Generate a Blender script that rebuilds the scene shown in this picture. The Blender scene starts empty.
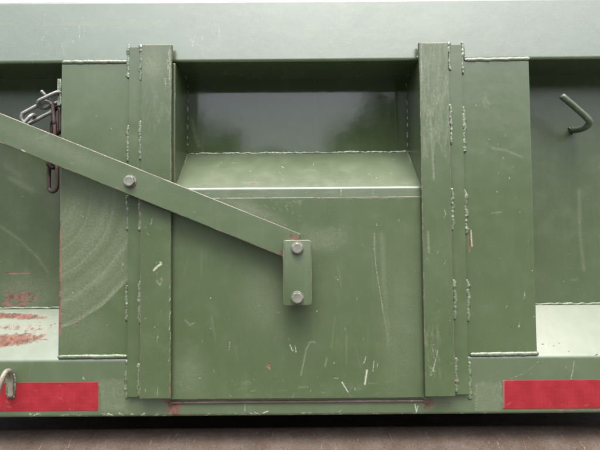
import bpy, bmesh, math, random
import numpy as np
from mathutils import Vector, Matrix
from mathutils import noise as mnoise

random.seed(7)
RNG = np.random.default_rng(11)
R = math.radians
SC = bpy.context.scene
COL = SC.collection

# ------------------------------------------------------------------ camera
D, H = 0.90, 1.50                      # distance to the beam face, eye height (m)
F = 450.0                              # focal length in photograph pixels (600 wide)
PITCH, ROLL = R(2.2), R(-0.45)
cam_d = bpy.data.cameras.new('camera')
cam = bpy.data.objects.new('camera', cam_d)
COL.objects.link(cam)
cam_d.sensor_width = 36.0
cam_d.lens = 36.0 * F / 600.0
cam_d.clip_start = 0.02
cam_d.clip_end = 2000.0
CROT = Matrix.Rotation(R(90) + PITCH, 3, 'X') @ Matrix.Rotation(ROLL, 3, 'Z')
cam.matrix_world = Matrix.Translation((0, -D, H)) @ CROT.to_4x4()
SC.camera = cam

# ------------------------------------------------------------------ sky and sun
SUN_EL, SUN_AZ = R(64), R(-14)         # azimuth from the camera side of the wall, negative = from the left
world = bpy.data.worlds.new('World')
SC.world = world
world.use_nodes = True
wn = world.node_tree
for n in list(wn.nodes):
    wn.nodes.remove(n)
wo = wn.nodes.new('ShaderNodeOutputWorld')
bg = wn.nodes.new('ShaderNodeBackground')
sky = wn.nodes.new('ShaderNodeTexSky')
hs = wn.nodes.new('ShaderNodeHueSaturation')
sky.sky_type = 'NISHITA'
sky.sun_disc = False
sky.sun_elevation = SUN_EL
sky.sun_rotation = R(180) + SUN_AZ
sky.air_density = 1.0
sky.dust_density = 6.0
sky.ozone_density = 1.0
hs.inputs['Saturation'].default_value = 0.58
bg.inputs['Strength'].default_value = 0.15
wn.links.new(sky.outputs[0], hs.inputs['Color'])
wn.links.new(hs.outputs[0], bg.inputs['Color'])
wn.links.new(bg.outputs[0], wo.inputs['Surface'])

sun_d = bpy.data.lights.new('sun', 'SUN')
sun_d.energy = 1.1
sun_d.angle = R(26)
sun_d.color = (1.0, 0.975, 0.94)
sun = bpy.data.objects.new('sun', sun_d)
COL.objects.link(sun)
sdir = Vector((math.sin(SUN_AZ) * math.cos(SUN_EL), -math.cos(SUN_AZ) * math.cos(SUN_EL), math.sin(SUN_EL)))
sun.rotation_euler = sdir.to_track_quat('Z', 'Y').to_euler()
sun.location = (0, -3, 6)

SC.view_settings.view_transform = 'Standard'
SC.view_settings.look = 'None'
SC.view_settings.gamma = 1.0
SC.view_settings.use_curve_mapping = False
SC.view_settings.exposure = 2.02
SC.render.engine = 'CYCLES'
SC.cycles.max_bounces = 8
SC.cycles.use_denoising = True

# ------------------------------------------------------------------ measuring helpers
CR = np.array(CROT)
def W(px, py, y=0.0):
    """world point on the plane Y = y that the photograph shows at (px, py)"""
    d = CROT @ Vector(((px - 300) / F, -(py - 225) / F, -1.0))
    t = (y + D) / d.y
    return Vector((0, -D, H)) + d * t
def project(v):
    """photograph pixel of world points (n,3)"""
    q = (v - np.array((0, -D, H))) @ CR
    return 300 + F * q[:, 0] / -q[:, 2], 225 - F * q[:, 1] / -q[:, 2]
def X(px, py, y=0.0): return W(px, py, y).x
def Z(px, py, y=0.0): return W(px, py, y).z

# ------------------------------------------------------------------ materials
class NB:
    def __init__(s, name):
        s.m = bpy.data.materials.new(name); s.m.use_nodes = True
        s.t = s.m.node_tree
        s.b = s.t.nodes['Principled BSDF']
        s.co = s.t.nodes.new('ShaderNodeTexCoord').outputs['Object']
    def put(s, sock, v):
        if hasattr(v, 'links') or isinstance(v, bpy.types.NodeSocket): s.t.links.new(v, sock)
        else: sock.default_value = v
    def math(s, op, a, b=0.0, c=0.0, clamp=False):
        n = s.t.nodes.new('ShaderNodeMath'); n.operation = op; n.use_clamp = clamp
        for i, v in enumerate((a, b, c)): s.put(n.inputs[i], v)
        return n.outputs[0]
    def mix(s, f, a, b):
        n = s.t.nodes.new('ShaderNodeMix'); n.data_type = 'RGBA'
        s.put(n.inputs[0], f)
        s.put(n.inputs[6], a if not isinstance(a, tuple) else (*a[:3], 1))
        s.put(n.inputs[7], b if not isinstance(b, tuple) else (*b[:3], 1))
        return n.outputs[2]
    def fmix(s, f, a, b):
        n = s.t.nodes.new('ShaderNodeMix'); n.data_type = 'FLOAT'
        s.put(n.inputs[0], f); s.put(n.inputs[2], a); s.put(n.inputs[3], b)
        return n.outputs[0]
    def map(s, scale, loc=(0, 0, 0)):
        n = s.t.nodes.new('ShaderNodeMapping')
        s.t.links.new(s.co, n.inputs[0]); n.inputs['Scale'].default_value = scale
        n.inputs['Location'].default_value = loc
        return n.outputs[0]
    def noise(s, scale, detail=4, rough=0.55, vec=None, dist=0.0):
        n = s.t.nodes.new('ShaderNodeTexNoise')
        s.t.links.new(vec if vec is not None else s.co, n.inputs['Vector'])
        n.inputs['Scale'].default_value = scale; n.inputs['Detail'].default_value = detail
        n.inputs['Roughness'].default_value = rough; n.inputs['Distortion'].default_value = dist
        return n.outputs['Fac']
    def voro(s, scale, vec=None, rnd=1.0):
        n = s.t.nodes.new('ShaderNodeTexVoronoi')
        s.t.links.new(vec if vec is not None else s.co, n.inputs['Vector'])
        n.inputs['Scale'].default_value = scale; n.inputs['Randomness'].default_value = rnd
        return n.outputs['Distance'], n.outputs['Color']
    def sep(s, c):
        n = s.t.nodes.new('ShaderNodeSeparateColor'); s.t.links.new(c, n.inputs[0]); return n.outputs
    def step(s, v, a, b):
        n = s.t.nodes.new('ShaderNodeMapRange'); n.interpolation_type = 'SMOOTHSTEP'
        s.put(n.inputs[0], v); n.inputs[1].default_value = a; n.inputs[2].default_value = b
        return n.outputs[0]
    def bump(s, h, strength, dist, prev=None):
        n = s.t.nodes.new('ShaderNodeBump'); n.inputs['Strength'].default_value = strength
        n.inputs['Distance'].default_value = dist; s.put(n.inputs['Height'], h)
        if prev is not None: s.t.links.new(prev, n.inputs['Normal'])
        return n.outputs[0]
    def attr(s, name):
        n = s.t.nodes.new('ShaderNodeAttribute'); n.attribute_name = name
        return n.outputs['Color'], n.outputs['Alpha']

def paint(name, rough=0.30, tone=1.0, ior=1.54, speck=1.0, wavy=1.0, edge=1.0):
    """olive green machine paint; the 'wear' attribute carries R rust, G bare chips, B dust, A edge wear"""
    b = NB(name)
    col, al = b.attr('wear'); r_, g_, b_ = b.sep(col)[:3]
    lo = b.noise(2.2, 5); mid = b.noise(26, 6, 0.6); hi = b.noise(240, 4, 0.65); grain = b.noise(900, 2)
    streak = b.noise(1.0, 5, 0.6, b.map((95, 20, 5)))
    drip = b.noise(1.0, 3, 0.5, b.map((32, 10, 1.6), (3, 0, 7)))
    c1 = tuple(v * tone for v in (0.0335, 0.0520, 0.0210)); c2 = tuple(v * tone for v in (0.0455, 0.0660, 0.0310))
    c = b.mix(b.step(lo, 0.3, 0.7), c1, c2)
    c = b.mix(b.math('MULTIPLY', b.step(mid, 0.45, 0.75), 0.30), c, tuple(v * tone for v in (0.062, 0.086, 0.044)))
    c = b.mix(b.math('MULTIPLY', b.step(streak, 0.52, 0.80), 0.16), c, (0.0792, 0.0900, 0.0648))
    c = b.mix(b.math('MULTIPLY', b.step(drip, 0.55, 0.8), 0.16), c, (0.030, 0.040, 0.020))
    c = b.mix(b.math('MULTIPLY', b.step(grain, 0.5, 0.8), 0.12), c, (0.0792, 0.0900, 0.0576))
    dust = b.math('MULTIPLY', b_, b.step(b.math('ADD', b.math('MULTIPLY', hi, 0.5), b.math('MULTIPLY', b.noise(620, 5, 0.8), 0.5)), 0.32, 0.66), clamp=True)
    c = b.mix(dust, c, (0.150, 0.162, 0.118))
    c = b.mix(b.math('MULTIPLY', b.step(b.noise(560, 4, 0.8), 0.55, 0.66), 0.22), c, tuple(v * tone for v in (0.135, 0.152, 0.108)))
    c = b.mix(b.math('MULTIPLY', b.step(b.noise(130, 6, 0.75), 0.56, 0.70), 0.30), c, (0.030, 0.036, 0.020))
    # sparse tiny chips everywhere
    vd, vc = b.voro(95); vr = b.sep(vc)
    dot = b.math('MULTIPLY', b.math('LESS_THAN', b.math('ADD', vd, b.math('MULTIPLY', hi, 0.16)), b.math('MULTIPLY', vr[1], 0.21)), b.math('GREATER_THAN', vr[0], 1 - 0.085 * speck))
    vd2, vc2 = b.voro(34, b.map((1, 1, 0.55))); vr2 = b.sep(vc2)
    dot2 = b.math('MULTIPLY', b.math('LESS_THAN', b.math('ADD', vd2, b.math('MULTIPLY', hi, 0.10)), 0.105), b.math('GREATER_THAN', vr2[0], 1 - 0.055 * speck))
    chipn = b.step(b.math('ADD', g_, b.math('MULTIPLY', b.math('SUBTRACT', b.noise(430, 5, 0.75), 0.5), 2.2)), 0.36, 0.80)
    chip = b.math('MAXIMUM', b.math('MULTIPLY', dot, 0.6), b.math('MAXIMUM', chipn, b.math('MULTIPLY', dot2, 0.5)))
    en = b.step(b.math('ADD', b.math('MULTIPLY', al, 0.62 * edge), b.math('MULTIPLY', b.math('SUBTRACT', b.noise(70, 6, 0.7), 0.5), 1.1)), 0.36, 0.62)
    en = b.math('MULTIPLY', en, b.step(b.noise(22, 5, 0.7), 0.36, 0.60))
    c = b.mix(b.math('MULTIPLY', en, 0.85), c, b.mix(b.step(mid, 0.42, 0.6), (0.1728, 0.1152, 0.0972), (0.0612, 0.0302, 0.0230)))
    c = b.mix(b.math('MULTIPLY', chip, 0.82), c, b.mix(b.step(vr2[1], 0.92, 0.94), (0.2448, 0.2592, 0.1944), (0.1800, 0.1080, 0.0864)))
    rn = b.step(b.math('ADD', r_, b.math('MULTIPLY', b.math('SUBTRACT', b.noise(120, 8, 0.78), 0.5), 1.35)), 0.28, 0.68)
    rcol = b.mix(b.step(b.noise(55, 5, 0.7), 0.40, 0.62), (0.150, 0.066, 0.055), (0.062, 0.026, 0.020))
    c = b.mix(b.math('MULTIPLY', rn, 0.82), c, rcol)
    b.put(b.b.inputs['Base Color'], c)
    rg = b.math('ADD', rough, b.math('MULTIPLY', b.math('SUBTRACT', mid, 0.5), 0.16))
    rg = b.fmix(b.math('MAXIMUM', dust, b.math('MAXIMUM', en, chip)), rg, 0.6)
    rg = b.fmix(rn, rg, 0.8)
    b.put(b.b.inputs['Roughness'], rg)
    b.put(b.b.inputs['IOR'], b.fmix(b.math('MAXIMUM', rn, b.math('MULTIPLY', b.math('MAXIMUM', chip, dust), 0.6)), ior, 1.22))
    n = b.bump(b.noise(6, 4), 0.42 * wavy, 0.004)
    n = b.bump(b.noise(330, 3), 0.10 * min(1.0, wavy), 0.0006, n)
    n = b.bump(b.math('MULTIPLY', b.math('MAXIMUM', chip, rn), -1.0), 0.35, 0.0008, n)
    b.put(b.b.inputs['Normal'], n)
    return b.m

def weld_paint():
    b = NB('weld_paint')
    n1 = b.noise(90, 5, 0.6); n2 = b.noise(520, 4, 0.7)
    c = b.mix(b.step(n1, 0.35, 0.7), (0.046, 0.066, 0.030), (0.092, 0.116, 0.072))
    c = b.mix(b.math('MULTIPLY', b.step(n2, 0.60, 0.72), 0.5), c, (0.19, 0.215, 0.165))
    c = b.mix(b.math('MULTIPLY', b.step(b.noise(45, 5), 0.58, 0.68), 0.55), c, (0.06, 0.034, 0.024))
    b.put(b.b.inputs['Base Color'], c)
    b.b.inputs['Roughness'].default_value = 0.36
    b.b.inputs['IOR'].default_value = 1.7
    b.put(b.b.inputs['Normal'], b.bump(b.noise(300, 4), 0.6, 0.0012))
    return b.m

def rusty_steel(name, ca, cb, cc, rough=0.7, metal=0.0, sc=1.0):
    b = NB(name)
    n1 = b.noise(30 * sc, 6, 0.65); n2 = b.noise(300 * sc, 5, 0.75); n3 = b.noise(110 * sc, 5, 0.7)
    c = b.mix(b.step(n1, 0.35, 0.65), ca, cb)
    c = b.mix(b.math('MULTIPLY', b.step(n2, 0.52, 0.66), 0.85), c, cc)
    c = b.mix(b.math('MULTIPLY', b.step(n3, 0.55, 0.70), 0.5), c, tuple(v * 0.45 for v in ca))
    b.put(b.b.inputs['Base Color'], c)
    b.b.inputs['Roughness'].default_value = rough
    b.b.inputs['Metallic'].default_value = metal
    b.put(b.b.inputs['Normal'], b.bump(n2, 0.4, 0.0015, b.bump(n3, 0.3, 0.002)))
    return b.m

def underframe_mat():
    b = NB('rusty_underframe')
    n1 = b.noise(14, 6, 0.65); hi = b.noise(520, 5, 0.8); n3 = b.noise(70, 6, 0.72)
    str_ = b.noise(1, 5, 0.75, b.map((210, 22, 30)))
    c = b.mix(b.step(n1, 0.35, 0.68), (0.044, 0.033, 0.025), (0.068, 0.056, 0.047))
    c = b.mix(b.math('MULTIPLY', b.step(n3, 0.45, 0.66), 0.5), c, (0.0612, 0.0288, 0.0180))
    c = b.mix(b.math('MULTIPLY', b.step(hi, 0.52, 0.64), 0.75), c, (0.1188, 0.0950, 0.0778))
    c = b.mix(b.math('MULTIPLY', b.step(str_, 0.60, 0.72), 0.7), c, (0.26, 0.22, 0.19))
    c = b.mix(b.math('MULTIPLY', b.step(b.noise(200, 4), 0.56, 0.70), 0.5), c, (0.022, 0.016, 0.013))
    b.put(b.b.inputs['Base Color'], c)
    b.b.inputs['Roughness'].default_value = 0.85
    b.b.inputs['Specular IOR Level'].default_value = 0.12
    b.put(b.b.inputs['Normal'], b.bump(hi, 0.5, 0.002, b.bump(n3, 0.3, 0.003)))
    return b.m

def tape_mat():
    b = NB('red_reflective_tape')
    vd, vc = b.voro(125, None, 0.12)
    n = b.noise(35, 5); hi = b.noise(500, 3)
    c = b.mix(b.step(n, 0.35, 0.7), (0.1440, 0.0072, 0.0115), (0.1800, 0.0115, 0.0173))
    c = b.mix(b.math('MULTIPLY', b.step(vd, 0.42, 0.62), 0.28), c, (0.1152, 0.0058, 0.0086))
    c = b.mix(b.math('MULTIPLY', b.step(hi, 0.66, 0.74), 0.5), c, (0.2160, 0.0504, 0.0504))
    col, al = b.attr('wear')
    c = b.mix(b.math('MULTIPLY', b.sep(col)[1], 0.6, clamp=True), c, (0.2448, 0.1152, 0.1008))
    b.put(b.b.inputs['Base Color'], c)
    b.b.inputs['Roughness'].default_value = 0.42
    b.b.inputs['IOR'].default_value = 1.36
    b.put(b.b.inputs['Normal'], b.bump(vd, 0.22, 0.0004, b.bump(b.noise(20, 3), 0.25, 0.002)))
    return b.m

PAINT = paint('olive_paint')
PAINT_BEAM = paint('olive_paint_beam', rough=0.25, ior=2.1, speck=0.5, wavy=0.8, tone=1.2)
PAINT_RECESS = paint('olive_paint_gloss', rough=0.09, ior=1.48, speck=0.0, wavy=0.25, tone=0.85)
PAINT_SHELF = paint('olive_paint_shelf', rough=0.38, ior=1.8, speck=0.6)
PAINT_BAY = paint('olive_paint_bay', rough=0.36, ior=1.54, speck=0.25, tone=0.92)
PAINT_BAR = paint('olive_paint_bar', rough=0.38, ior=1.54, speck=0.7, edge=1.35, wavy=0.5)
WELD = weld_paint()
TAPE = tape_mat()
BOLT = rusty_steel('weathered_bolt', (0.0924, 0.0998, 0.0769), (0.1383, 0.1420, 0.1153), (0.1922, 0.1922, 0.1612), 0.42, 0.35)
GALV = rusty_steel('galvanised_chain', (0.1330, 0.1373, 0.1287), (0.1859, 0.1910, 0.1816), (0.0972, 0.0801, 0.0666), 0.42, 0.45)
RUSTC = rusty_steel('rusty_chain', (0.0299, 0.0163, 0.0137), (0.0527, 0.0260, 0.0208), (0.0845, 0.0527, 0.0442), 0.62, 0.2)
RODM = rusty_steel('painted_rod', (0.055, 0.072, 0.045), (0.085, 0.105, 0.072), (0.12, 0.135, 0.10), 0.28, 0.1)
HOOKM = rusty_steel('worn_hook', (0.125, 0.115, 0.082), (0.20, 0.185, 0.145), (0.125, 0.06, 0.038), 0.5, 0.1)
UNDER = underframe_mat()

# ------------------------------------------------------------------ building helpers
def empty(name, loc, label, cat, group=None):
    o = bpy.data.objects.new(name, None); COL.objects.link(o); o.location = loc
    o.empty_display_size = 0.05
    o['label'] = label; o['category'] = cat
    if group: o['group'] = group
    return o
def link_obj(name, me, mat, parent=None, smooth=True, sharp=35):
    o = bpy.data.objects.new(name, me); COL.objects.link(o)
    if mat: me.materials.append(mat)
    if smooth:
        me.polygons.foreach_set('use_smooth', np.ones(len(me.polygons), bool))
        if sharp: me.set_sharp_from_angle(angle=R(sharp))
    if parent is not None:
        base = Vector(parent.location); q = parent.parent
        while q is not None: base += Vector(q.location); q = q.parent
        me.transform(Matrix.Translation(-base)); o.parent = parent
    return o
def grid_mesh(name, V, wear=None, flip=False, close=None):
    """V: (n, m, 3) grid of world points"""
    n, m = V.shape[:2]
    idx = np.arange(n * m).reshape(n, m)
    f = np.stack([idx[:-1, :-1], idx[1:, :-1], idx[1:, 1:], idx[:-1, 1:]], -1).reshape(-1, 4)
    if flip: f = f[:, ::-1]
    me = bpy.data.meshes.new(name)
    nv, nf = n * m, len(f)
    extra = []
    if close:
        ring = list(idx[0, :]) + list(idx[1:, -1]) + list(idx[-1, -2::-1]) + list(idx[-2:0:-1, 0])
        extra = [ring if flip else ring[::-1]]
    loops = np.concatenate([f.ravel()] + [np.array(e) for e in extra]).astype(np.int32)
    starts = np.arange(nf) * 4
    totals = np.full(nf, 4)
    for e in extra:
        starts = np.append(starts, nf * 4); totals = np.append(totals, len(e))
    me.vertices.add(nv); me.loops.add(len(loops)); me.polygons.add(len(starts))
    me.vertices.foreach_set('co', V.reshape(-1, 3).astype(np.float32).ravel())
    me.loops.foreach_set('vertex_index', loops)
    me.polygons.foreach_set('loop_start', starts.astype(np.int32))
    me.polygons.foreach_set('loop_total', totals.astype(np.int32))
    me.update(calc_edges=True); me.validate()
    if wear is not None:
        a = me.attributes.new('wear', 'FLOAT_COLOR', 'POINT')
        a.data.foreach_set('color', wear.reshape(-1, 4).astype(np.float32).ravel())
    return me

# ---- wear marks, drawn on the piece they are on, measured in photograph pixels
MARKS = {}
def mark(piece, kind, ch, amp, *p): MARKS.setdefault(piece, []).append((kind, ch, amp, p))
def line(piece, ch, amp, w, *pts): mark(piece, 'line', ch, amp, w, pts)
def blob(piece, ch, amp, cx, cy, rx, ry, rot=0): mark(piece, 'blob', ch, amp, cx, cy, rx, ry, rot)
def wear_of(piece, V, edge):
    Vf = V.reshape(-1, 3); px, py = project(Vf)
    w = np.zeros((len(Vf), 4)); w[:, 3] = edge.ravel()
    for kind, ch, amp, p in MARKS.get(piece, []):
        if kind == 'line':
            wd, pts = p
            for (x0, y0), (x1, y1) in zip(pts[:-1], pts[1:]):
                s = np.where((px > min(x0, x1) - 3 * wd) & (px < max(x0, x1) + 3 * wd) & (py > min(y0, y1) - 3 * wd) & (py < max(y0, y1) + 3 * wd))[0]
                if not len(s): continue
                dx, dy = x1 - x0, y1 - y0; L2 = dx * dx + dy * dy + 1e-9
                t = np.clip(((px[s] - x0) * dx + (py[s] - y0) * dy) / L2, 0, 1)
                d = np.hypot(px[s] - x0 - t * dx, py[s] - y0 - t * dy)
                w[s, ch] = np.maximum(w[s, ch], amp * np.exp(-(d / wd) ** 2))
        elif kind == 'blob':
            cx, cy, rx, ry, rot = p
            c, sn = math.cos(R(rot)), math.sin(R(rot))
            u = ((px - cx) * c + (py - cy) * sn) / rx; v = (-(px - cx) * sn + (py - cy) * c) / ry
            w[:, ch] = np.maximum(w[:, ch], amp * np.exp(-(u * u + v * v) ** 1.5))
        elif kind == 'rect':
            x0, y0, x1, y1, soft = p
            g = np.clip((px - x0) / soft, 0, 1) * np.clip((x1 - px) / soft, 0, 1) * np.clip((py - y0) / soft, 0, 1) * np.clip((y1 - py) / soft, 0, 1)
            w[:, ch] = np.maximum(w[:, ch], amp * g)
        elif kind == 'arcs':
            cx, cy, r1, per = p
            rr = np.hypot(px - cx, py - cy) + 1.2 * np.sin(py * 0.05) + 0.4 * np.sin(px * 0.23)
            band = 0.44 + 0.07 * np.sin(rr / per) + 0.09 * np.sin(rr / per * 0.37 + 1.0) + 0.34 * np.exp(-((rr - r1 + 3) / 2.5) ** 2) + 0.30 * np.exp(-(((rr + 4) % 23 - 11) / 1.3) ** 2)
            g = np.clip((r1 - rr) / 1.6, 0, 1) * np.clip((rr - 25) / 40, 0, 1) * np.clip((py - 160) / 60, 0, 1)
            w[:, ch] = np.maximum(w[:, ch], amp * g * band)
    return w

RES = 0.0015
def axis(a, b, bev, res, lim=0.66):
    lo, hi = a + bev, b - bev
    pts = []
    if lo < -lim: pts += list(np.linspace(lo, -lim, 12)[:-1])
    s, e = max(lo, -lim), min(hi, lim)
    if e > s: pts += list(np.linspace(s, e, max(2, int((e - s) / res) + 1)))
    if hi > lim: pts += list(np.linspace(lim, hi, 12)[1:])
    k = [0, 0.12, 0.3, 0.6]
    return np.array([a, a] + [a + bev * q for q in k] + pts + [b - bev * q for q in k[::-1]] + [b, b])
def slab(name, piece, x0, x1, z0, z1, yf, yb, mat, parent, bev=0.0015, res=RES, edge_w=0.0022, ragged=0.0, frame=None, edge_amp=1.0):
    """a plate: its front a fine grid (so wear can be drawn on it), rounded edges, sides going back to yb"""
    xs, zs = axis(x0, x1, bev, res), axis(z0, z1, bev, res, 1e9)
    Xg, Zg = np.meshgrid(xs, zs, indexing='ij')
    dx = np.minimum(Xg - x0, x1 - Xg); dz = np.minimum(Zg - z0, z1 - Zg)
    drop = lambda d: bev - np.sqrt(np.clip(bev * bev - np.clip(bev - d, 0, bev) ** 2, 0, None))
    Yg = yf + np.minimum(drop(dx) + drop(dz), bev)
    if ragged:
        nx, nz = len(xs), len(zs)
        jx = np.convolve(RNG.normal(0, 1, nz + 8), np.ones(5) / 5, 'same')[4:4 + nz] * ragged
        jz = np.convolve(RNG.normal(0, 1, nx + 8), np.ones(5) / 5, 'same')[4:4 + nx] * ragged
        Xg = Xg + np.where(dx < bev * 1.01, 1, 0) * jx[None, :]
        Zg = Zg + np.where(dz < bev * 1.01, 1, 0) * jz[:, None]
    ym = min(yb, yf + bev + edge_w)
    Yg[1, :] = Yg[-2, :] = ym; Yg[:, 1] = Yg[:, -2] = ym
    Yg[0, :] = Yg[-1, :] = yb; Yg[:, 0] = Yg[:, -1] = yb
    V = np.stack([Xg, Yg, Zg], -1)
    if frame is not None:
        V = V @ np.array(frame.to_3x3()).T + np.array(frame.translation)
    edge = np.exp(-(np.minimum(dx, dz) / edge_w) ** 2) * edge_amp
    edge[:2, :] = edge[-2:, :] = 0; edge[:, :2] = edge[:, -2:] = 0
    return link_obj(name, grid_mesh(name, V, wear_of(piece, V, edge), flip=False, close=True), mat, parent)
def sheet(name, piece, prof, x0, x1, mat, parent, res=RES, thick=0.006, edge_w=0.003):
    """a bent sheet: a (y, z) profile, resampled, swept along X, with a real thickness"""
    P = [np.array(p, float) for p in prof]
    pts = []
    for a, b in zip(P[:-1], P[1:]):
        k = max(1, int(np.linalg.norm(b - a) / res))
        pts += [a + (b - a) * i / k for i in range(k)]
    pts.append(P[-1]); pts = np.array(pts)
    tan = np.gradient(pts, axis=0); tan /= np.linalg.norm(tan, axis=1)[:, None] + 1e-12
    nor = np.stack([-tan[:, 1], tan[:, 0]], 1)
    xs = axis(x0, x1, 0.001, res)[2:-2]
    V = np.empty((len(xs), len(pts), 3))
    V[:, :, 0] = xs[:, None]; V[:, :, 1] = pts[None, :, 0]; V[:, :, 2] = pts[None, :, 1]
    dx = np.minimum(xs - x0, x1 - xs)
    edge = np.repeat(np.exp(-(dx / edge_w) ** 2)[:, None], len(pts), 1) * 0.6
    me = grid_mesh(name, V, wear_of(piece, V, edge), flip=False)
    o = link_obj(name, me, mat, parent, sharp=50)
    m = o.modifiers.new('thickness', 'SOLIDIFY'); m.thickness = thick; m.offset = -1
    return o
def tube(name, pts, r, mat, parent=None, seg=12, closed=False, rough=0.0, sub=6, tip=True):
    """a round bar through points (smoothed), optional lumpiness"""
    P = [Vector(p) for p in pts]
    C = []
    n = len(P)
    rng = range(n if closed else n - 1)
    for i in rng:
        p0 = P[(i - 1) % n] if (closed or i > 0) else P[0] * 2 - P[1]
        p1, p2 = P[i], P[(i + 1) % n]
        p3 = P[(i + 2) % n] if (closed or i + 2 < n) else P[-1] * 2 - P[-2]
        for k in range(sub):
            t = k / sub
            C.append(0.5 * ((2 * p1) + (p2 - p0) * t + (2 * p0 - 5 * p1 + 4 * p2 - p3) * t * t + (3 * p1 - p0 - 3 * p2 + p3) * t ** 3))
    if not closed: C.append(P[-1])
    bm = bmesh.new(); rings = []
    N = len(C)
    up = None
    for i, c in enumerate(C):
        t = ((C[(i + 1) % N] if closed or i + 1 < N else c) - (C[i - 1] if closed or i > 0 else c)).normalized()
        if up is None:
            up = Vector((0.3, 0.2, 1)) if abs(t.z) < 0.8 else Vector((1, 0.2, 0.1))
        up = (up - t * up.dot(t)).normalized(); side = t.cross(up)
        rings.append([bm.verts.new(c + (up * math.cos(a) + side * math.sin(a)) * r * (1 + rough * random.uniform(-1, 1))) for a in (2 * math.pi * k / seg for k in range(seg))])
    for i in range(N if closed else N - 1):
        A, B = rings[i], rings[(i + 1) % N]
        for k in range(seg): bm.faces.new((A[k], A[(k + 1) % seg], B[(k + 1) % seg], B[k]))
    if not closed and tip:
        for A, rev in ((rings[0], True), (rings[-1], False)):
            cen = sum((v.co for v in A), Vector()) / seg
            nrm = (C[0] - C[1]).normalized() if rev else (C[-1] - C[-2]).normalized()
            inner = [bm.verts.new(cen + (v.co - cen) * 0.72 + nrm * r * 0.3) for v in A]
            for k in range(seg): bm.faces.new((A[k], A[(k + 1) % seg], inner[(k + 1) % seg], inner[k]))
            bm.faces.new(inner)
    bmesh.ops.recalc_face_normals(bm, faces=bm.faces)
    me = bpy.data.meshes.new(name); bm.to_mesh(me); bm.free()
    return link_obj(name, me, mat, parent, sharp=60)
def weld(a, b, r, parent, lump=0.30, mat=None, name='weld_bead', step=0.0016, wander=0.0008, sink=0.46):
    """a painted-over weld bead: a low, uneven ridge sunk into the seam, with flattened ripples and spatter"""
    a, b = Vector(a), Vector(b); L = (b - a).length
    n = max(5, int(L / step)); t = (b - a).normalized()
    up = Vector((0, -1, 0)); up = (up - t * up.dot(t)).normalized(); side = t.cross(up)
    bm = bmesh.new(); rings = []; seg = 12
    o = Vector((random.uniform(-50, 50), random.uniform(-50, 50), random.uniform(-50, 50)))
    for i in range(n + 1):
        d = L * i / n
        big = mnoise.noise(o + Vector((d * 60, 0, 0))); med = mnoise.noise(o + Vector((d * 190, 7, 0)))
        rr = r * max(0.40, 0.92 + lump * (1.1 * big + 0.7 * med))
        e = min(i, n - i)
        rr *= (0.45, 0.78, 0.94)[e] if e < 3 else 1.0
        c = a + t * d + side * wander * 2.2 * mnoise.noise(o + Vector((d * 85, 31, 0))) - up * rr * sink
        ring = []
        for k in range(seg):
            th = 2 * math.pi * k / seg
            p = c + (up * math.cos(th) * 0.78 + side * math.sin(th)) * rr
            q = p * 330 + o
            ring.append(bm.verts.new(p + (p - c) * (0.55 * lump * mnoise.noise(q) + 0.22 * lump * mnoise.noise(q * 2.3))))
        rings.append(ring)
    for A, B in zip(rings[:-1], rings[1:]):
        for k in range(seg): bm.faces.new((A[k], A[(k + 1) % seg], B[(k + 1) % seg], B[k]))
    bm.faces.new(rings[0]); bm.faces.new(rings[-1])
    bmesh.ops.recalc_face_normals(bm, faces=bm.faces)
    me = bpy.data.meshes.new(name); bm.to_mesh(me); bm.free()
    return link_obj(name, me, mat or WELD, parent, sharp=0)
def rounded_plate(name, cx, cz, w, h, rad, yf, yb, mat, parent, bev=0.0016):
    bm = bmesh.new(); vs = []
    for sx, sz, a0 in ((1, 1, 0), (-1, 1, 90), (-1, -1, 180), (1, -1, 270)):
        for k in range(6):
            a = R(a0 + k * 18)
            vs.append(bm.verts.new((cx + sx * (w / 2 - rad) + rad * math.cos(a), yb, cz + sz * (h / 2 - rad) + rad * math.sin(a))))
    f = bm.faces.new(vs)
    ex = bmesh.ops.extrude_face_region(bm, geom=[f])
    nv = [g for g in ex['geom'] if isinstance(g, bmesh.types.BMVert)]
    bmesh.ops.translate(bm, verts=nv, vec=(0, yf - yb, 0))
    bm.normal_update(); bm.edges.ensure_lookup_table()
    es = [e for e in bm.edges if all(abs(v.co.y - yf) < 1e-7 for v in e.verts)]
    bmesh.ops.bevel(bm, geom=es, offset=bev, segments=3, affect='EDGES', profile=0.5)
    bmesh.ops.recalc_face_normals(bm, faces=bm.faces)
    me = bpy.data.meshes.new(name); bm.to_mesh(me); bm.free()
    a = me.attributes.new('wear', 'FLOAT_COLOR', 'POINT')
    for i, v in enumerate(me.vertices):
        a.data[i].color = (0, 0, 0, 0.95 if v.co.y > yf + 1e-5 else 0.22)
    return link_obj(name, me, mat, parent)
def lathe_rings(name, c, rings, mat, parent, rot=0.0):
    """rings: (y offset toward the camera, radius function of angle)"""
    bm = bmesh.new(); seg = 48; RR = []
    for dy, fr in rings:
        RR.append([bm.verts.new((c[0] + fr(t) * math.cos(t + rot), c[1] - dy, c[2] + fr(t) * math.sin(t + rot))) for t in (2 * math.pi * k / seg for k in range(seg))])
    for A, B in zip(RR[:-1], RR[1:]):
        for k in range(seg): bm.faces.new((A[k], A[(k + 1) % seg], B[(k + 1) % seg], B[k]))
    bm.faces.new(RR[0]); bm.faces.new(RR[-1])
    bmesh.ops.recalc_face_normals(bm, faces=bm.faces)
    me = bpy.data.meshes.new(name); bm.to_mesh(me); bm.free()
    return link_obj(name, me, mat, parent, sharp=28)
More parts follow.
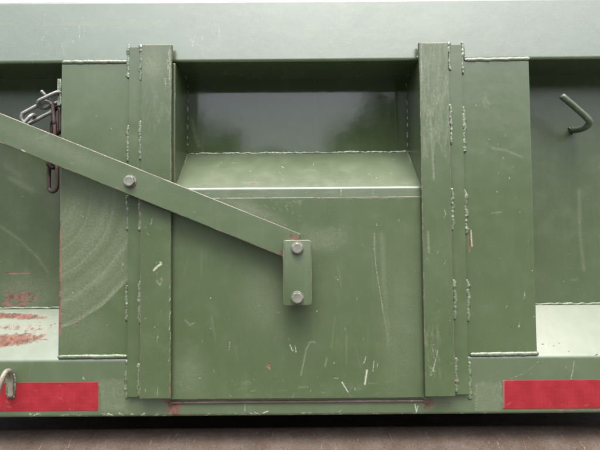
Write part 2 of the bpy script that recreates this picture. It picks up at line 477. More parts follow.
def bolt(px, py, y, parent, af=0.0195, rot=0.2):
    c = W(px, py, y)
    hexr = lambda t: (af / 2) / math.cos(((t + math.pi / 6) % (math.pi / 3)) - math.pi / 6)
    lim = lambda m: (lambda t: min(hexr(t), m))
    cir = lambda r: (lambda t: r)
    rw = af * 0.64
    o = lathe_rings('bolt', c, [(0, hexr), (0.0058, hexr), (0.0068, lim(af * 0.545)), (0.0076, lim(af * 0.50)), (0.0080, cir(af * 0.44)), (0.0078, cir(af * 0.36))], BOLT, parent, rot)
    lathe_rings('washer', c, [(-0.0004, cir(rw)), (0.0012, cir(rw)), (0.0018, cir(rw * 0.96))], BOLT, o)
    return o

# ------------------------------------------------------------------ wear marks (photograph pixels)
rr = random.Random(3)
def scatter(piece, ch, n, box, wl, length, amp, ang=90, spread=15):
    for _ in range(n):
        x, y = rr.uniform(box[0], box[2]), rr.uniform(box[1], box[3])
        a = R(ang + rr.gauss(0, spread)); l = rr.uniform(*length) / 2
        line(piece, ch, rr.uniform(*amp) * (0.75 if ch == 2 else 0.9), rr.uniform(*wl) * 0.8, (x - l * math.cos(a), y - l * math.sin(a)), (x + l * math.cos(a), y + l * math.sin(a)))
# top beam
line('beam', 2, 0.55, 1.6, (38, 25), (70, 24), (100, 23), (150, 22))
line('beam', 1, 0.42, 0.8, (40, 38), (42, 40), (47, 31))
line('beam', 2, 0.5, 1.6, (0, 24), (14, 23)); line('beam', 2, 0.4, 1.5, (150, 24), (167, 22))
scatter('beam', 1, 26, (25, 18, 90, 52), (0.5, 0.8), (4, 16), (0.2, 0.55), 90, 8)
scatter('beam', 1, 14, (190, 26, 220, 52), (0.5, 0.8), (5, 18), (0.2, 0.55), 90, 8)
scatter('beam', 2, 40, (-10, 5, 610, 58), (0.6, 1.2), (3, 14), (0.2, 0.6), 90, 12)
scatter('beam', 1, 26, (-10, 5, 610, 58), (0.6, 0.9), (1, 3), (0.35, 0.6), 90, 40)
blob('beam', 2, 0.12, 390, 18, 8, 26)
# left pilaster: arcs of scuffed dust left by something swinging, rusty left edge
mark('pilaster_l', 'arcs', 2, 0.80, 15, 190, 146, 1.75)


line('pilaster_l', 0, 0.75, 1.6, (60, 222), (59.5, 250), (60, 290), (59.5, 334))
line('pilaster_l', 0, 0.55, 2.6, (60, 262), (60, 334))
scatter('pilaster_l', 0, 14, (62, 312, 82, 326), (0.7, 1.3), (1, 4), (0.5, 0.8), 0, 20)
scatter('pilaster_l', 0, 16, (85, 268, 112, 300), (0.6, 1.0), (1, 3), (0.4, 0.65), 140, 20)
scatter('pilaster_l', 1, 16, (62, 70, 126, 350), (0.6, 1.0), (1, 4), (0.35, 0.65), 90, 30)
blob('pilaster_l', 2, 0.25, 80, 330, 30, 20)
line('pilaster_l', 2, 0.5, 0.8, (62, 224), (78, 203))
# right pilaster
for x, y in ((498, 144), (503, 158), (513, 167), (505, 135), (509, 178), (497, 192), (516, 198), (528, 241), (500, 258), (513, 247), (525, 295), (519, 326), (491, 330), (479, 312), (480, 272), (486, 306), (520, 212)):
    line('pilaster_r', 1, rr.uniform(0.5, 0.85), 0.6, (x, y - 0.6), (x + 0.3, y + 0.7))
line('pilaster_r', 1, 0.8, 1.1, (471, 230), (472, 246)); line('pilaster_r', 0, 0.8, 1.3, (469.5, 233), (469.5, 251))
line('pilaster_r', 1, 0.6, 0.7, (524.5, 292), (524, 299)); line('pilaster_r', 1, 0.6, 0.7, (520, 322), (518, 328))
line('pilaster_r', 2, 0.5, 0.9, (492, 213), (502, 212)); line('pilaster_r', 2, 0.4, 1.2, (522, 157), (505, 150), (492, 148))
scatter('pilaster_r', 1, 16, (480, 90, 530, 350), (0.6, 0.9), (1, 4), (0.35, 0.7), 100, 35)
scatter('pilaster_r', 2, 8, (480, 97, 488, 106), (0.6, 0.9), (3, 8), (0.4, 0.7), 70, 10)
line('pilaster_r', 0, 0.55, 0.9, (463, 284), (463, 300))
line('pilaster_r', 1, 0.5, 0.7, (497, 368), (498, 372))
# guide bars
line('guide_l', 1, 1.0, 1.3, (154, 270), (157, 266.5), (161, 264)); line('guide_l', 1, 0.8, 1.2, (160, 262), (161.5, 263))
line('guide_l', 2, 0.7, 0.9, (157, 281), (160, 285), (162, 281), (161, 278)); line('guide_l', 2, 0.6, 1.3, (147, 58), (151, 62), (150, 66), (146, 68))
blob('guide_l', 2, 0.45, 152, 63, 12, 16)
scatter('guide_l', 1, 20, (143, 180, 170, 395), (0.6, 0.9), (1, 6), (0.35, 0.75), 90, 20)
line('guide_l', 1, 0.65, 0.7, (158, 388), (157, 395)); line('guide_l', 1, 0.55, 1.2, (169.8, 50), (169.5, 80))
scatter('guide_l', 2, 30, (142, 45, 170, 130), (0.6, 1.1), (3, 14), (0.2, 0.55), 90, 14)
scatter('guide_r', 2, 150, (421, 45, 450, 150), (0.5, 0.9), (4, 22), (0.25, 0.8), 91, 6)
scatter('guide_r', 1, 60, (421, 45, 450, 140), (0.5, 0.7), (5, 24), (0.2, 0.5), 91, 5)
scatter('guide_r', 1, 26, (421, 45, 448, 130), (0.5, 0.7), (2, 8), (0.3, 0.55), 92, 9)
line('guide_r', 2, 0.7, 1.0, (428, 232), (429, 252)); line('guide_r', 2, 0.7, 0.9, (430, 110), (434, 180)); line('guide_r', 1, 0.55, 0.7, (444, 208), (446, 214), (444, 217))
line('guide_r', 1, 0.6, 0.7, (432, 346), (435, 362), (431, 376)); line('guide_r', 1, 0.6, 0.7, (438, 350), (433, 372)); line('guide_r', 1, 0.6, 0.7, (428, 365), (435, 371))
line('guide_r', 1, 0.5, 0.7, (431, 345), (435, 344))
scatter('guide_r', 1, 22, (424, 230, 452, 396), (0.5, 0.8), (1, 5), (0.35, 0.7), 95, 25)
scatter('guide_r', 2, 18, (426, 330, 440, 390), (0.6, 0.9), (4, 14), (0.3, 0.6), 80, 14)
line('guide_r', 1, 0.55, 0.8, (421.5, 44), (421.5, 100)); line('guide_r', 1, 0.6, 0.8, (421, 43.5), (448, 43)); line('guide_l', 1, 0.6, 0.8, (141, 44), (170, 43.5)); scatter('guide_l', 1, 12, (165, 45, 171, 90), (0.6, 1.0), (3, 10), (0.4, 0.7), 90, 6); scatter('guide_r', 1, 16, (445, 45, 451, 130), (0.6, 1.0), (3, 12), (0.35, 0.6), 90, 5)
# hatch
line('hatch', 1, 0.60, 0.65, (374, 233), (374, 250), (376.5, 270), (380, 292), (383, 310)); line('hatch', 2, 0.55, 0.9, (382, 305), (387, 330), (388, 345))
line('hatch', 2, 0.30, 3.0, (382, 235), (384, 280), (390, 340))
line('hatch', 1, 1.0, 1.15, (367, 370), (366, 377), (365, 384)); line('hatch', 1, 0.75, 0.8, (366, 357), (364, 363)); line('hatch', 1, 0.7, 0.8, (374, 361), (373, 371)); line('hatch', 1, 0.65, 0.7, (378, 363), (377, 367))
line('hatch', 1, 0.95, 0.8, (342, 382), (348, 392)); line('hatch', 1, 0.6, 0.8, (334, 378), (338, 378)); line('hatch', 1, 0.6, 0.9, (355, 388), (355, 390))
line('hatch', 2, 0.75, 0.8, (301, 375), (306, 350), (310, 342), (315, 342)); line('hatch', 2, 0.6, 0.8, (327, 358), (325, 366))
line('hatch', 1, 0.85, 0.9, (290, 345), (293, 351)); line('hatch', 1, 0.75, 0.8, (295, 346), (296, 352)); line('hatch', 1, 0.5, 0.7, (288, 338), (291, 341))
blob('hatch', 0, 0.72, 269, 366, 2.4, 3.6); line('hatch', 1, 0.7, 0.8, (267, 366), (270, 369))
line('hatch', 1, 0.6, 0.7, (230, 342), (229, 350)); line('hatch', 2, 0.7, 0.8, (185, 320), (190, 325), (194, 323))
line('hatch', 1, 0.6, 0.8, (336, 277), (338, 280)); line('hatch', 1, 0.6, 0.8, (345, 328), (346, 330)); line('hatch', 1, 0.6, 0.8, (377, 223), (377, 226))
line('hatch', 1, 0.65, 0.8, (316, 312), (318, 310)); line('hatch', 1, 0.6, 0.8, (278, 312), (280, 313))
blob('hatch', 2, 0.42, 250, 212, 40, 9, 22); blob('hatch', 2, 0.34, 320, 240, 26, 12); blob('hatch', 2, 0.22, 262, 300, 20, 34, -20); blob('hatch', 2, 0.22, 190, 375, 18, 24); blob('hatch', 2, 0.20, 400, 330, 22, 70)
scatter('hatch', 1, 34, (176, 200, 418, 395), (0.5, 0.8), (1, 5), (0.3, 0.62), 100, 30)
scatter('hatch', 1, 34, (176, 370, 418, 397), (0.5, 0.8), (1, 4), (0.35, 0.7), 60, 40)
scatter('hatch', 2, 12, (330, 205, 418, 395), (0.6, 1.1), (10, 40), (0.15, 0.4), 88, 7)
scatter('hatch', 2, 10, (176, 205, 330, 395), (0.6, 1.1), (6, 26), (0.15, 0.4), 95, 14)
scatter('hatch', 0, 40, (215, 196, 420, 198.5), (0.6, 1.1), (2, 9), (0.4, 0.75), 0, 4)
line('hatch', 1, 0.40, 0.7, (205, 198), (300, 198), (420, 197.5))
scatter('hatch', 2, 30, (176, 380, 418, 397), (0.5, 0.9), (2, 9), (0.3, 0.7), 0, 25); scatter('hatch', 2, 40, (215, 200, 300, 226), (0.5, 0.8), (1, 5), (0.35, 0.8), 25, 30); scatter('hatch', 2, 40, (312, 228, 345, 250), (0.5, 0.8), (1, 4), (0.35, 0.8), 25, 40)
scatter('guide_l', 0, 12, (169, 200, 171.5, 396), (0.6, 1.0), (3, 14), (0.45, 0.7), 90, 3); scatter('guide_r', 0, 14, (421, 240, 425, 396), (0.6, 1.0), (3, 14), (0.45, 0.7), 90, 3)
scatter('guide_l', 1, 18, (168.5, 280, 171.5, 396), (0.6, 0.9), (1, 4), (0.5, 0.9), 90, 10)
# recess shelf and lip
line('shelf', 1, 0.7, 0.6, (341, 189), (341, 197)); line('shelf', 1, 0.6, 0.6, (373, 189), (373, 195)); line('shelf', 1, 0.5, 0.6, (306, 189), (307, 193))
scatter('shelf', 1, 18, (190, 158, 410, 186), (0.6, 0.9), (1, 4), (0.35, 0.7), 20, 40); scatter('shelf', 2, 22, (180, 184, 418, 196), (0.5, 0.9), (3, 12), (0.2, 0.45), 0, 10)
blob('shelf', 0, 0.45, 252, 183, 14, 2)
# recess back plate: a pale run at its left
line('recess', 2, 0.30, 1.8, (192, 120), (195, 135), (199, 146)); blob('recess', 2, 0.18, 200, 92, 9, 4)
# bottom rail and bay shelves
blob('rail', 0, 0.68, 174, 406, 9, 18); blob('rail', 0, 0.5, 172, 402, 14, 4); blob('rail', 0, 0.55, 428, 404, 10, 9); blob('rail', 0, 0.40, 190, 414, 14, 2); blob('rail', 0, 0.36, 445, 403, 18, 3)
scatter('rail', 1, 120, (-10, 413, 610, 416.5), (0.7, 1.2), (1, 7), (0.5, 1.0), 0, 20)
scatter('rail', 0, 16, (560, 408, 610, 416), (0.7, 1.5), (2, 9), (0.5, 0.8), 0, 8)
scatter('rail', 0, 26, (300, 411, 500, 416), (0.6, 1.0), (1, 4), (0.4, 0.7), 0, 30)
line('rail', 1, 0.9, 0.8, (415, 404), (416.5, 412)); line('rail', 1, 0.8, 0.8, (418, 406), (416.5, 412)); line('rail', 1, 0.7, 0.7, (245, 404), (245, 411)); line('rail', 1, 0.8, 1.0, (263, 413), (268, 411)); line('rail', 1, 0.6, 0.8, (338, 412), (342, 410))
line('rail', 1, 0.65, 0.8, (574, 361), (573, 370), (571, 379)); line('rail', 1, 0.45, 0.7, (502, 381), (520, 375), (530, 369), (539, 361)); line('rail', 0, 0.6, 0.8, (497, 369), (499, 378))
line('rail', 1, 0.4, 0.7, (33, 362), (29, 376)); line('rail', 1, 0.8, 0.9, (83, 377), (84, 379))
mark('rail', 'rect', 2, 0.26, 100, 378, 126, 412, 3.0); mark('rail', 'rect', 2, 0.28, 474, 382, 502, 412, 2.0)
for k in range(9): line('rail', 1, 0.6, 0.7, (476, 385 + k * 3), (476.8, 386 + k * 3))
scatter('rail', 2, 40, (475, 383, 502, 410), (0.6, 1.2), (1, 6), (0.4, 0.9), 60, 50); scatter('rail', 2, 40, (100, 378, 126, 411), (0.6, 1.2), (1, 6), (0.4, 0.9), 60, 50)
scatter('rail', 1, 30, (-5, 362, 605, 411), (0.5, 0.8), (1, 4), (0.35, 0.7), 90, 40)
blob('rail', 0, 0.72, 12, 316, 40, 4, 2); blob('rail', 0, 0.80, 0, 341, 50, 7.5, -5); blob('rail', 0, 0.42, 10, 328, 55, 7); blob('rail', 2, 0.6, 10, 326, 46, 10)
scatter('rail', 0, 46, (0, 322, 56, 340), (0.6, 1.3), (1, 6), (0.4, 0.75), 0, 15)
scatter('rail', 0, 6, (540, 325, 600, 356), (0.6, 1.0), (1, 4), (0.5, 0.8), 0, 15)
line('rail', 1, 0.6, 0.7, (548, 344), (551, 346))
# bay panels
line('bay_l', 0, 0.85, 1.0, (5, 273), (16, 273.5), (29, 273)); blob('bay_l', 0, 0.55, 20, 297, 22, 5); blob('bay_l', 0, 0.5, 12, 304, 22, 3); line('bay_l', 0, 0.3, 3.0, (4, 276), (30, 276))
scatter('bay_l', 0, 26, (6, 292, 36, 300), (0.7, 1.3), (2, 7), (0.5, 0.9), 10, 25); scatter('bay_l', 0, 22, (0, 301, 30, 307), (0.7, 1.3), (2, 7), (0.5, 0.9), -10, 25)
blob('bay_l', 0, 0.33, 20, 290, 26, 16); blob('bay_l', 2, 0.30, 30, 295, 30, 20)
line('bay_l', 2, 0.5, 0.9, (0, 226), (20, 240), (38, 258), (48, 272)); line('bay_l', 2, 0.35, 2.5, (10, 178), (24, 186), (32, 190)); line('bay_l', 2, 0.25, 3.0, (5, 165), (20, 176))
scatter('bay_l', 1, 8, (0, 190, 55, 300), (0.6, 0.9), (1, 3), (0.35, 0.6), 90, 40)
scatter('bay_r', 1, 14, (540, 140, 600, 300), (0.6, 0.9), (1, 4), (0.35, 0.6), 20, 40); line('bay_r', 2, 0.35, 1.6, (579, 190), (580, 235), (584, 270)); line('bay_r', 2, 0.4, 1.0, (571, 280), (577, 280))
# flat bar
scatter('bar', 1, 20, (0, 120, 290, 250), (0.6, 0.9), (1, 4), (0.35, 0.7), 20, 40); line('bar', 2, 0.55, 1.3, (37, 139), (48, 135)); line('bar', 1, 0.8, 1.0, (22, 150), (25, 151.5)); scatter('bar', 1, 16, (0, 112, 290, 250), (0.6, 0.9), (2, 8), (0.3, 0.6), 22, 10)
blob('bar', 0, 0.6, 294, 238, 8, 4, 22); blob('bar', 0, 0.5, 131, 185, 9, 7)
blob('bar', 2, 0.25, 60, 150, 60, 8, 22); blob('bar', 0, 0.6, 281, 254, 3, 5)
blob('sill', 0, 0.62, 300, 401, 140, 4); scatter('sill', 1, 40, (171, 400, 424, 403), (0.6, 1.0), (2, 9), (0.4, 0.7), 0, 4); blob('sill', 0, 0.95, 178, 401, 12, 4)
# tape
scatter('tape', 1, 40, (-5, 380, 605, 411), (0.5, 0.8), (1, 5), (0.2, 0.5), 0, 40); line('tape', 1, 0.8, 0.9, (503.5, 381), (503.5, 407))

# ------------------------------------------------------------------ the container side
DB = 0.098                              # depth of the recess in the middle
DW = 0.088                              # how far the bay panels lie behind the ribs
box = empty('steel_container', (0, 0, Z(300, 416)), 'olive green painted steel container side with welded ribs, shelves and red reflective strips', 'container')
zb = Z(300, 61); zt = Z(300, -0.4)
slab('top_beam', 'beam', -1.35, 1.35, zb, zt, 0.0, DW + 0.012, PAINT_BEAM, box, bev=0.0045, res=0.0018, edge_w=0.002, edge_amp=0.25)
z357, z360, z308 = Z(300, 358.0), Z(300, 358.6), Z(300, 306.5, DW)
xl0, xl1 = X(59.5, 210), X(175, 210)
xr0, xr1 = X(421, 210), X(533.5, 210)
slab('rib', 'pilaster_l', xl0, xl1, z357, zb - 0.0015, 0.0, DB + 0.004, PAINT, box, bev=0.003, edge_w=0.002, edge_amp=0.75)
slab('rib', 'pilaster_r', xr0, xr1, z357, zb - 0.0015, 0.0, DB + 0.004, PAINT, box, bev=0.003, edge_w=0.002, edge_amp=0.45)
slab('bay_panel', 'bay_l', -1.34, xl0 + 0.002, z308 - 0.02, zb + 0.004, DW, DW + 0.006, PAINT_BAY, box, res=0.003)
slab('bay_panel', 'bay_r', xr1 - 0.002, 1.34, z308 - 0.02, zb + 0.004, DW, DW + 0.006, PAINT_BAY, box, res=0.003)
# bottom rail with the sloping bay shelf, one bent sheet
zr = Z(300, 416)
prof = [(DW, zr + 0.001), (0.006, zr)]
prof += [(0.006 - 0.006 * math.sin(R(a)), zr + 0.006 - 0.006 * math.cos(R(a))) for a in (22, 45, 68, 90)]
sl = math.atan2(z308 - z360, DW)        # slope of the shelf
rb = 0.011; tl = rb * math.tan((R(90) - sl) / 2)
for k in range(0, 7):
    a = (R(90) - sl) * k / 6            # bend from vertical into the slope
    prof.append((rb - rb * math.cos(a), z360 - tl + rb * math.sin(a)))
prof.append((DW - 0.0005, z308))
sheet('bottom_rail', 'rail', prof, -1.35, 1.35, PAINT_SHELF, box, res=0.0016)
# recess in the middle
za = Z(300, 153.5, DB)
slab('recess_plate', 'recess', xl1 - 0.002, xr0 + 0.002, za - 0.03, zb + 0.004, DB, DB + 0.006, PAINT_RECESS, box, res=0.0025, edge_amp=0.0)
YH = -0.007                             # front of the hatch plate
zl0, zl1 = Z(300, 197.2, YH + 0.002), Z(300, 188, YH + 0.002)
sy = YH + 0.002
prof = [(sy, zl0 - 0.03), (sy, zl1 - 0.005)]
s2 = math.atan2(za - zl1, DB - sy)
rb = 0.0065
prof = [(sy, zl0 - 0.03)]
tl = rb * math.tan((R(90) - s2) / 2)
for k in range(0, 7):
    a = (R(90) - s2) * k / 6
    prof.append((sy + rb - rb * math.cos(a), zl1 - tl + rb * math.sin(a)))
prof.append((DB - 0.0005, za))
sheet('recess_shelf', 'shelf', prof, X(174.5, 190), X(421.5, 190), PAINT_SHELF, box, res=0.0016)
# guides for the hatch: a spacer on the rib and a keeper bar over it
zg0, zg1 = Z(300, 398, -0.02), Z(300, 43, -0.02)
slab('guide_spacer', 'spacer_l', X(128, 210, -0.009), X(150, 210, -0.009), zg0, zg1, -0.009, -0.0003, PAINT, box, bev=0.001, edge_amp=0.5)
slab('guide_spacer', 'spacer_r', X(438, 210, -0.009), X(465, 210, -0.009), zg0, zg1, -0.009, -0.0003, PAINT, box, bev=0.001, edge_amp=0.5)
slab('guide_bar', 'guide_l', X(140.5, 210, -0.019), X(171, 210, -0.019), zg0, zg1, -0.019, -0.0092, PAINT, box, bev=0.0012, edge_w=0.0020, ragged=0.0002, edge_amp=0.95)
slab('guide_bar', 'guide_r', X(422, 210, -0.019), X(451.5, 210, -0.019), zg0, zg1, -0.019, -0.0092, PAINT, box, bev=0.0012, edge_w=0.0020, ragged=0.0002, edge_amp=0.95)
# sill strip under the hatch
slab('hatch_sill', 'sill', X(171, 401), X(424, 401), Z(300, 402.4), Z(300, 400.3), -0.0035, 0.001, UNDER, box, bev=0.001, edge_w=0.003, edge_amp=0.0)
# reflective strips
slab('reflective_tape', 'tape', X(-160, 396), X(98, 396), Z(40, 411), Z(40, 382.5), -0.0006, -0.0001, TAPE, box, bev=0.0003, edge_amp=0)
slab('reflective_tape', 'tape', X(503, 394), X(760, 394), Z(560, 408.5), Z(560, 380), -0.0006, -0.0001, TAPE, box, bev=0.0003, edge_amp=0)
# weld beads
def hw(x0, y0, x1, y1, r, y=0.0, **k): weld(W(x0, y0, y), W(x1, y1, y), r, box, **k)
hw(62, 62, 127, 61.5, 0.0050, -0.001, lump=0.13, wander=0.0005); hw(464.5, 59.8, 530, 58.6, 0.0050, -0.001, lump=0.13, wander=0.0005)
hw(57.5, 357, 127, 356.4, 0.0046, -0.001, lump=0.13, wander=0.0005); hw(470.5, 354.8, 539, 353.8, 0.0050, -0.001, lump=0.13, wander=0.0005)
weld((-1.3, DW - 0.001, z308 + 0.001), (xl0 - 0.001, DW - 0.001, z308 + 0.001), 0.0030, box, step=0.003)
weld((xr1 + 0.001, DW - 0.001, z308 + 0.001), (1.3, DW - 0.001, z308 + 0.001), 0.0030, box, step=0.003)
weld((X(188, 153, DB), DB - 0.001, za + 0.001), (X(409.5, 153, DB), DB - 0.001, za + 0.001), 0.0032, box, lump=0.6)
for x in (xl1 + 0.0005, xr0 - 0.0005):
    z = zb - 0.012
    while z > za + 0.02:
        l = random.uniform(0.006, 0.018)
        weld((x, DB - 0.001, z), (x, DB - 0.001, z - l), 0.0022, box, lump=0.7)
        z -= l + random.uniform(0.004, 0.014)
weld((X(176.5, 188), 0.004, zl1 - 0.001), (xl1 + 0.0012, DB - 0.004, za), 0.0016, box)
weld((X(420, 188), 0.004, zl1 - 0.001), (xr0 - 0.0012, DB - 0.004, za), 0.0026, box)
seg_l = ((43, 78), (122, 161), (196, 232), (281, 320), (361, 397))
seg_r = ((43, 73), (108, 150), (191, 234), (279, 319), (361, 397))
for segs, xa, xb in ((seg_l, 128.2, 140.8), (seg_r, 451.8, 465)):
    for y0, y1 in segs:
        for xx, yy, rad in ((xa, -0.0095 if xa > 300 else -0.001, 0.0045), (xb, -0.0095 if xa < 300 else -0.001, 0.0045)):
            xm = X(xx, 210, yy) + (0.0016 if xa > 300 else -0.0016)
            ja, jb = random.uniform(-3, 3), random.uniform(-4, 4)
            if y0 < 50: ja = 0
            weld((xm, yy, Z(300, y0 + ja, yy)), (xm, yy, Z(300, y1 + jb, yy)), rad * random.uniform(0.9, 1.12), box, lump=0.55, wander=0.0010)
weld((X(128, 210, -0.009), -0.001, zg1 + 0.0005), (X(168, 210, -0.009), -0.001, zg1 + 0.0005), 0.0030, box, lump=0.5)
weld((X(424, 210, -0.009), -0.001, zg1 + 0.0005), (X(464, 210, -0.009), -0.001, zg1 + 0.0005), 0.0030, box, lump=0.5)
weld(W(417, 56, 0.0), W(420, 59, 0.0), 0.0045, box, lump=0.5)
# bent tie-down hook on the right bay panel
hk = tube('tie_down_hook', [W(572, 130, DW), W(577, 130, DW - 0.02), W(585, 127.5, 0.045), W(589.5, 122.5, 0.033), W(586, 117, 0.028), W(575, 107, 0.024), W(562, 96, 0.02)], 0.0064, RODM, box, seg=16)
hk['label'] = 'bent green rod hook on the right bay panel'
for k in range(6):
    a = k * 1.05; p = W(572, 130, DW) + Vector((0.0062 * math.cos(a), -0.002, 0.0062 * math.sin(a)))
    q = W(572, 130, DW) + Vector((0.0062 * math.cos(a + 0.9), -0.003, 0.0062 * math.sin(a + 0.9)))
    weld(p, q, 0.0036, box, lump=0.8)
# worn hook on the bottom rail, lower left
hk = tube('tie_down_hook', [W(10.5, 396, -0.006), W(10.5, 386, -0.006), W(10.5, 377, -0.007), W(9.5, 371.5, -0.014), W(5.5, 372.5, -0.026), W(1, 382, -0.034), W(-5, 398, -0.036), W(-12, 408, -0.030)], 0.0049, HOOKM, box, seg=16)
hk['label'] = 'rusty bent hook on the bottom rail over the red strip'
weld(W(6.8, 396, -0.001), W(6.8, 374, -0.001), 0.0032, box, lump=0.6); weld(W(14, 396, -0.001), W(14, 374, -0.001), 0.0036, box, lump=0.6); weld(W(7, 397, -0.002), W(14.5, 397, -0.002), 0.0034, box, lump=0.6)
# small tab on the side of the left rib that the chain hangs from
slab('chain_tab', 'tab', X(57.4, 92, 0.012), X(61.5, 92, 0.012), Z(59, 106, 0.012), Z(59, 79, 0.012), 0.010, 0.022, WELD, box, bev=0.0012)
weld(W(60.2, 80, 0.008), W(60.2, 105, 0.008), 0.0026, box, lump=0.6)

# ------------------------------------------------------------------ the hatch plate between the guides
hat = empty('sliding_hatch', (X(297, 398, YH), YH, Z(297, 398.5, YH)), 'flat square green hatch plate held between two upright guide bars', 'hatch')
slab('plate', 'hatch', X(163, 300, YH), X(431, 300, YH), Z(300, 398.6, YH), Z(300, 197.3, YH), YH, -0.0008, PAINT, hat, bev=0.0010, edge_w=0.0022, ragged=0.00025, edge_amp=0.9)
c = W(297, 297.5, -0.03)
cir = lambda r: (lambda t: r)
lathe_rings('boss', (c.x, YH + 0.0005, c.z), [(0, cir(0.013)), (0.0295, cir(0.013))], PAINT_BAR, hat)

# ------------------------------------------------------------------ the flat bar crossing from the left, bolted to the guide
YB = -0.036
p0, p1 = W(0, 127.8, YB), W(290, 244.5, YB)
ang = math.atan2(p1.z - p0.z, p1.x - p0.x)
L = (p1 - p0).length
bar = empty('flat_bar', (X(130, 181, YB), -0.0195, Z(130, 181, YB)), 'long slanting flat green steel bar with chipped edges crossing the left rib', 'steel bar')
fr = Matrix.Translation(p0) @ Matrix.Rotation(-ang, 4, 'Y')
slab('strap', 'bar', -0.30, L + 0.012, -0.0268, 0.0268, 0.0, 0.010, PAINT_BAR, bar, bev=0.0014, edge_w=0.0022, ragged=0.0002, frame=fr)
bolt(130, 181.5, YB, bar, rot=0.35)
c = W(130, 181.5, YB)
lathe_rings('bushing', (c.x, -0.0005, c.z), [(0, cir(0.012)), (0.026, cir(0.012))], BOLT, bar)

# ------------------------------------------------------------------ link plate joining bar and hatch
YL = YB - 0.011
lk = empty('link_plate', (X(297.5, 273, YL), YL + 0.01, Z(297.5, 305, YL)), 'small upright green plate with two hex bolts over the end of the slanting bar', 'plate')
c = W(297.4, 272.8, YL)
w_, h_ = X(312, 273, YL) - X(283, 273, YL), Z(297, 240, YL) - Z(297, 306, YL)
rounded_plate('plate_body', c.x, c.z, w_, h_, 0.006, YL, YB - 0.0004, PAINT_BAR, lk)
bolt(297.3, 248.3, YL, lk, rot=0.1)
bolt(297.3, 297.6, YL, lk, rot=0.55)

# ------------------------------------------------------------------ chain at the left rib
ch = empty('chain', tuple(W(53, 95, 0.03)), 'short steel chain hanging beside the left rib behind the slanting bar', 'chain')
def link(c, d, nrm, length, width, r, mat):
    d = Vector(d).normalized(); n = Vector(nrm); n = (n - d * n.dot(d)).normalized(); s = d.cross(n)
    a = length / 2 - width / 2; h = width / 2
    P = []
    for k in range(7):
        t = R(-90 + 30 * k); P.append(c + d * (a + h * math.cos(t)) + s * (h * math.sin(t)))
    for k in range(7):
        t = R(90 + 30 * k); P.append(c + d * (-a + h * math.cos(t)) + s * (h * math.sin(t)))
    return tube('link', P, r, mat, ch, seg=10, closed=True, sub=3, rough=0.04)
yc = 0.010
def lk2(x0, y0, x1, y1, ya, yb_, nrm, wd, mat, r=0.0038):
    a, b = W(x0, y0, ya), W(x1, y1, yb_)
    return link((a + b) / 2, b - a, nrm, (b - a).length, wd, r, mat)
lk2(22.5, 120.5, 52, 104.5, 0.004, 0.012, (0.1, 1, 0.25), 0.0235, GALV)
lk2(39, 106, 63, 94.5, 0.008, 0.016, (0.35, 0.45, 1), 0.022, GALV)
lk2(18, 134, 34, 115, 0.000, 0.004, (1, 0.2, 0.5), 0.022, GALV)
lk2(52, 103, 54.5, 127, 0.020, 0.022, (1, 0.6, 0.1), 0.021, RUSTC)
lk2(57, 108, 57, 134, 0.030, 0.030, (0.5, 1, 0), 0.020, RUSTC)
lk2(53.5, 121, 53, 146, 0.022, 0.024, (0.7, 0.7, 0), 0.021, RUSTC)
lk2(53, 141, 53, 168, 0.024, 0.024, (0.8, -0.6, 0), 0.021, RUSTC)
lk2(53, 164, 53, 191.5, 0.024, 0.022, (0.35, 1, 0), 0.0225, RUSTC, 0.0040)
tube('hook_pin', [W(41.5, 91, 0.004), W(46, 96, 0.008), W(50, 101, 0.016), W(53, 106, 0.03)], 0.0034, GALV, ch, seg=10)

# ------------------------------------------------------------------ rusty frame below the container
yu = 0.042
uf = empty('underframe_rail', (0, yu, Z(300, 416) - 0.22), 'dirty rust brown steel rail in shadow below the container bottom edge', 'frame rail')
zu = Z(300, 416)
prof = [(0.9, zu + 0.004), (0.9, zu - 0.26), (0.100, zu - 0.26), (0.097, zu - 0.074), (0.092, zu - 0.066), (0.084, zu - 0.0625), (0.074, zu - 0.0615), (0.060, zu - 0.0625), (0.045, zu - 0.0655), (0.030, zu - 0.0705), (0.021, zu - 0.0765), (0.015, zu - 0.086), (0.013, zu - 0.10), (0.013, zu - 0.26)]
sheet('web', 'under', prof, -1.35, 1.35, UNDER, uf, res=0.004)
slab('unseen_floor', 'floor', -1.34, 1.34, zu + 0.001, zu + 0.006, DW + 0.001, 0.92, PAINT_BAY, box, bev=0.0005, res=0.05)  # unseen container floor, added to block light from above into the gap

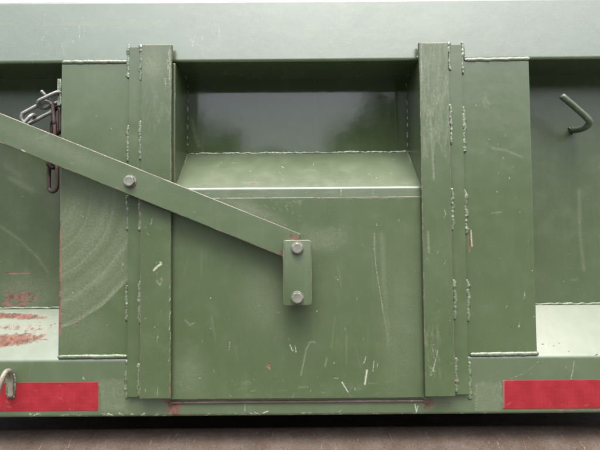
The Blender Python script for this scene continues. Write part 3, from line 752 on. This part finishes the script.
# ------------------------------------------------------------------ the ground and the trees across the yard that the paint mirrors
b = NB('yard_gravel')
n1 = b.noise(0.4, 5); n2 = b.noise(30, 5, 0.7)
c = b.mix(b.step(n1, 0.35, 0.65), (0.065, 0.060, 0.052), (0.050, 0.056, 0.038))
c = b.mix(b.math('MULTIPLY', b.step(n2, 0.45, 0.7), 0.5), c, (0.11, 0.10, 0.09))
b.put(b.b.inputs['Base Color'], c); b.b.inputs['Roughness'].default_value = 0.95
xs = np.linspace(-300, 300, 61); ys = np.linspace(-300, 300, 61)
Xg, Yg = np.meshgrid(xs, ys, indexing='ij')
o = link_obj('ground', grid_mesh('ground', np.stack([Xg, Yg, 0.0 * Xg], -1)), b.m)
o['kind'] = 'structure'; o['label'] = 'grey brown gravel yard'
b = NB('tree_leaves')
c = b.mix(b.step(b.noise(1.2, 4), 0.35, 0.65), (0.035, 0.058, 0.020), (0.075, 0.105, 0.040))
b.put(b.b.inputs['Base Color'], c); b.b.inputs['Roughness'].default_value = 0.7
vs, fs = [], []
rt = np.random.default_rng(5)
for cx, cy, hgt, rad in ((-62, -50, 16, 8), (-48, -50, 17, 8), (-36, -48, 16, 7), (-27, -47, 17, 6), (-19, -46, 16, 5.5), (-12.5, -45, 14.5, 4.2), (-7.5, -46, 11.5, 3.6), (-3, -47, 9.8, 3.6), (1.5, -47, 9.6, 3.6), (6, -46, 12.5, 3.2), (10, -45, 16, 3.8), (15.5, -46, 16.5, 4.6), (22, -46, 16, 5), (29, -47, 17, 6), (38, -48, 16, 7), (50, -50, 16, 8), (63, -50, 16, 8)):
    for _ in range(30):
        u = rt.normal(0, 1, 3); u /= np.linalg.norm(u)
        q = np.array((cx, cy, hgt * 0.60)) + u * np.array((rad, rad, hgt * 0.56)) * rt.uniform(0.2, 0.9)
        for _ in range(60):
            p = q + rt.normal(0, 0.75, 3); p[2] = max(p[2], 0.3)
            a, c2 = rt.normal(0, 0.42, 3), rt.normal(0, 0.42, 3)
            k = len(vs); vs += [p - a, p + c2, p + a, p - c2]; fs.append((k, k + 1, k + 2, k + 3))
me = bpy.data.meshes.new('tree_line'); me.from_pydata([tuple(v) for v in vs], [], fs)
o = link_obj('tree_line', me, b.m, smooth=False)
o['kind'] = 'stuff'; o['label'] = 'row of leafy trees across the yard'
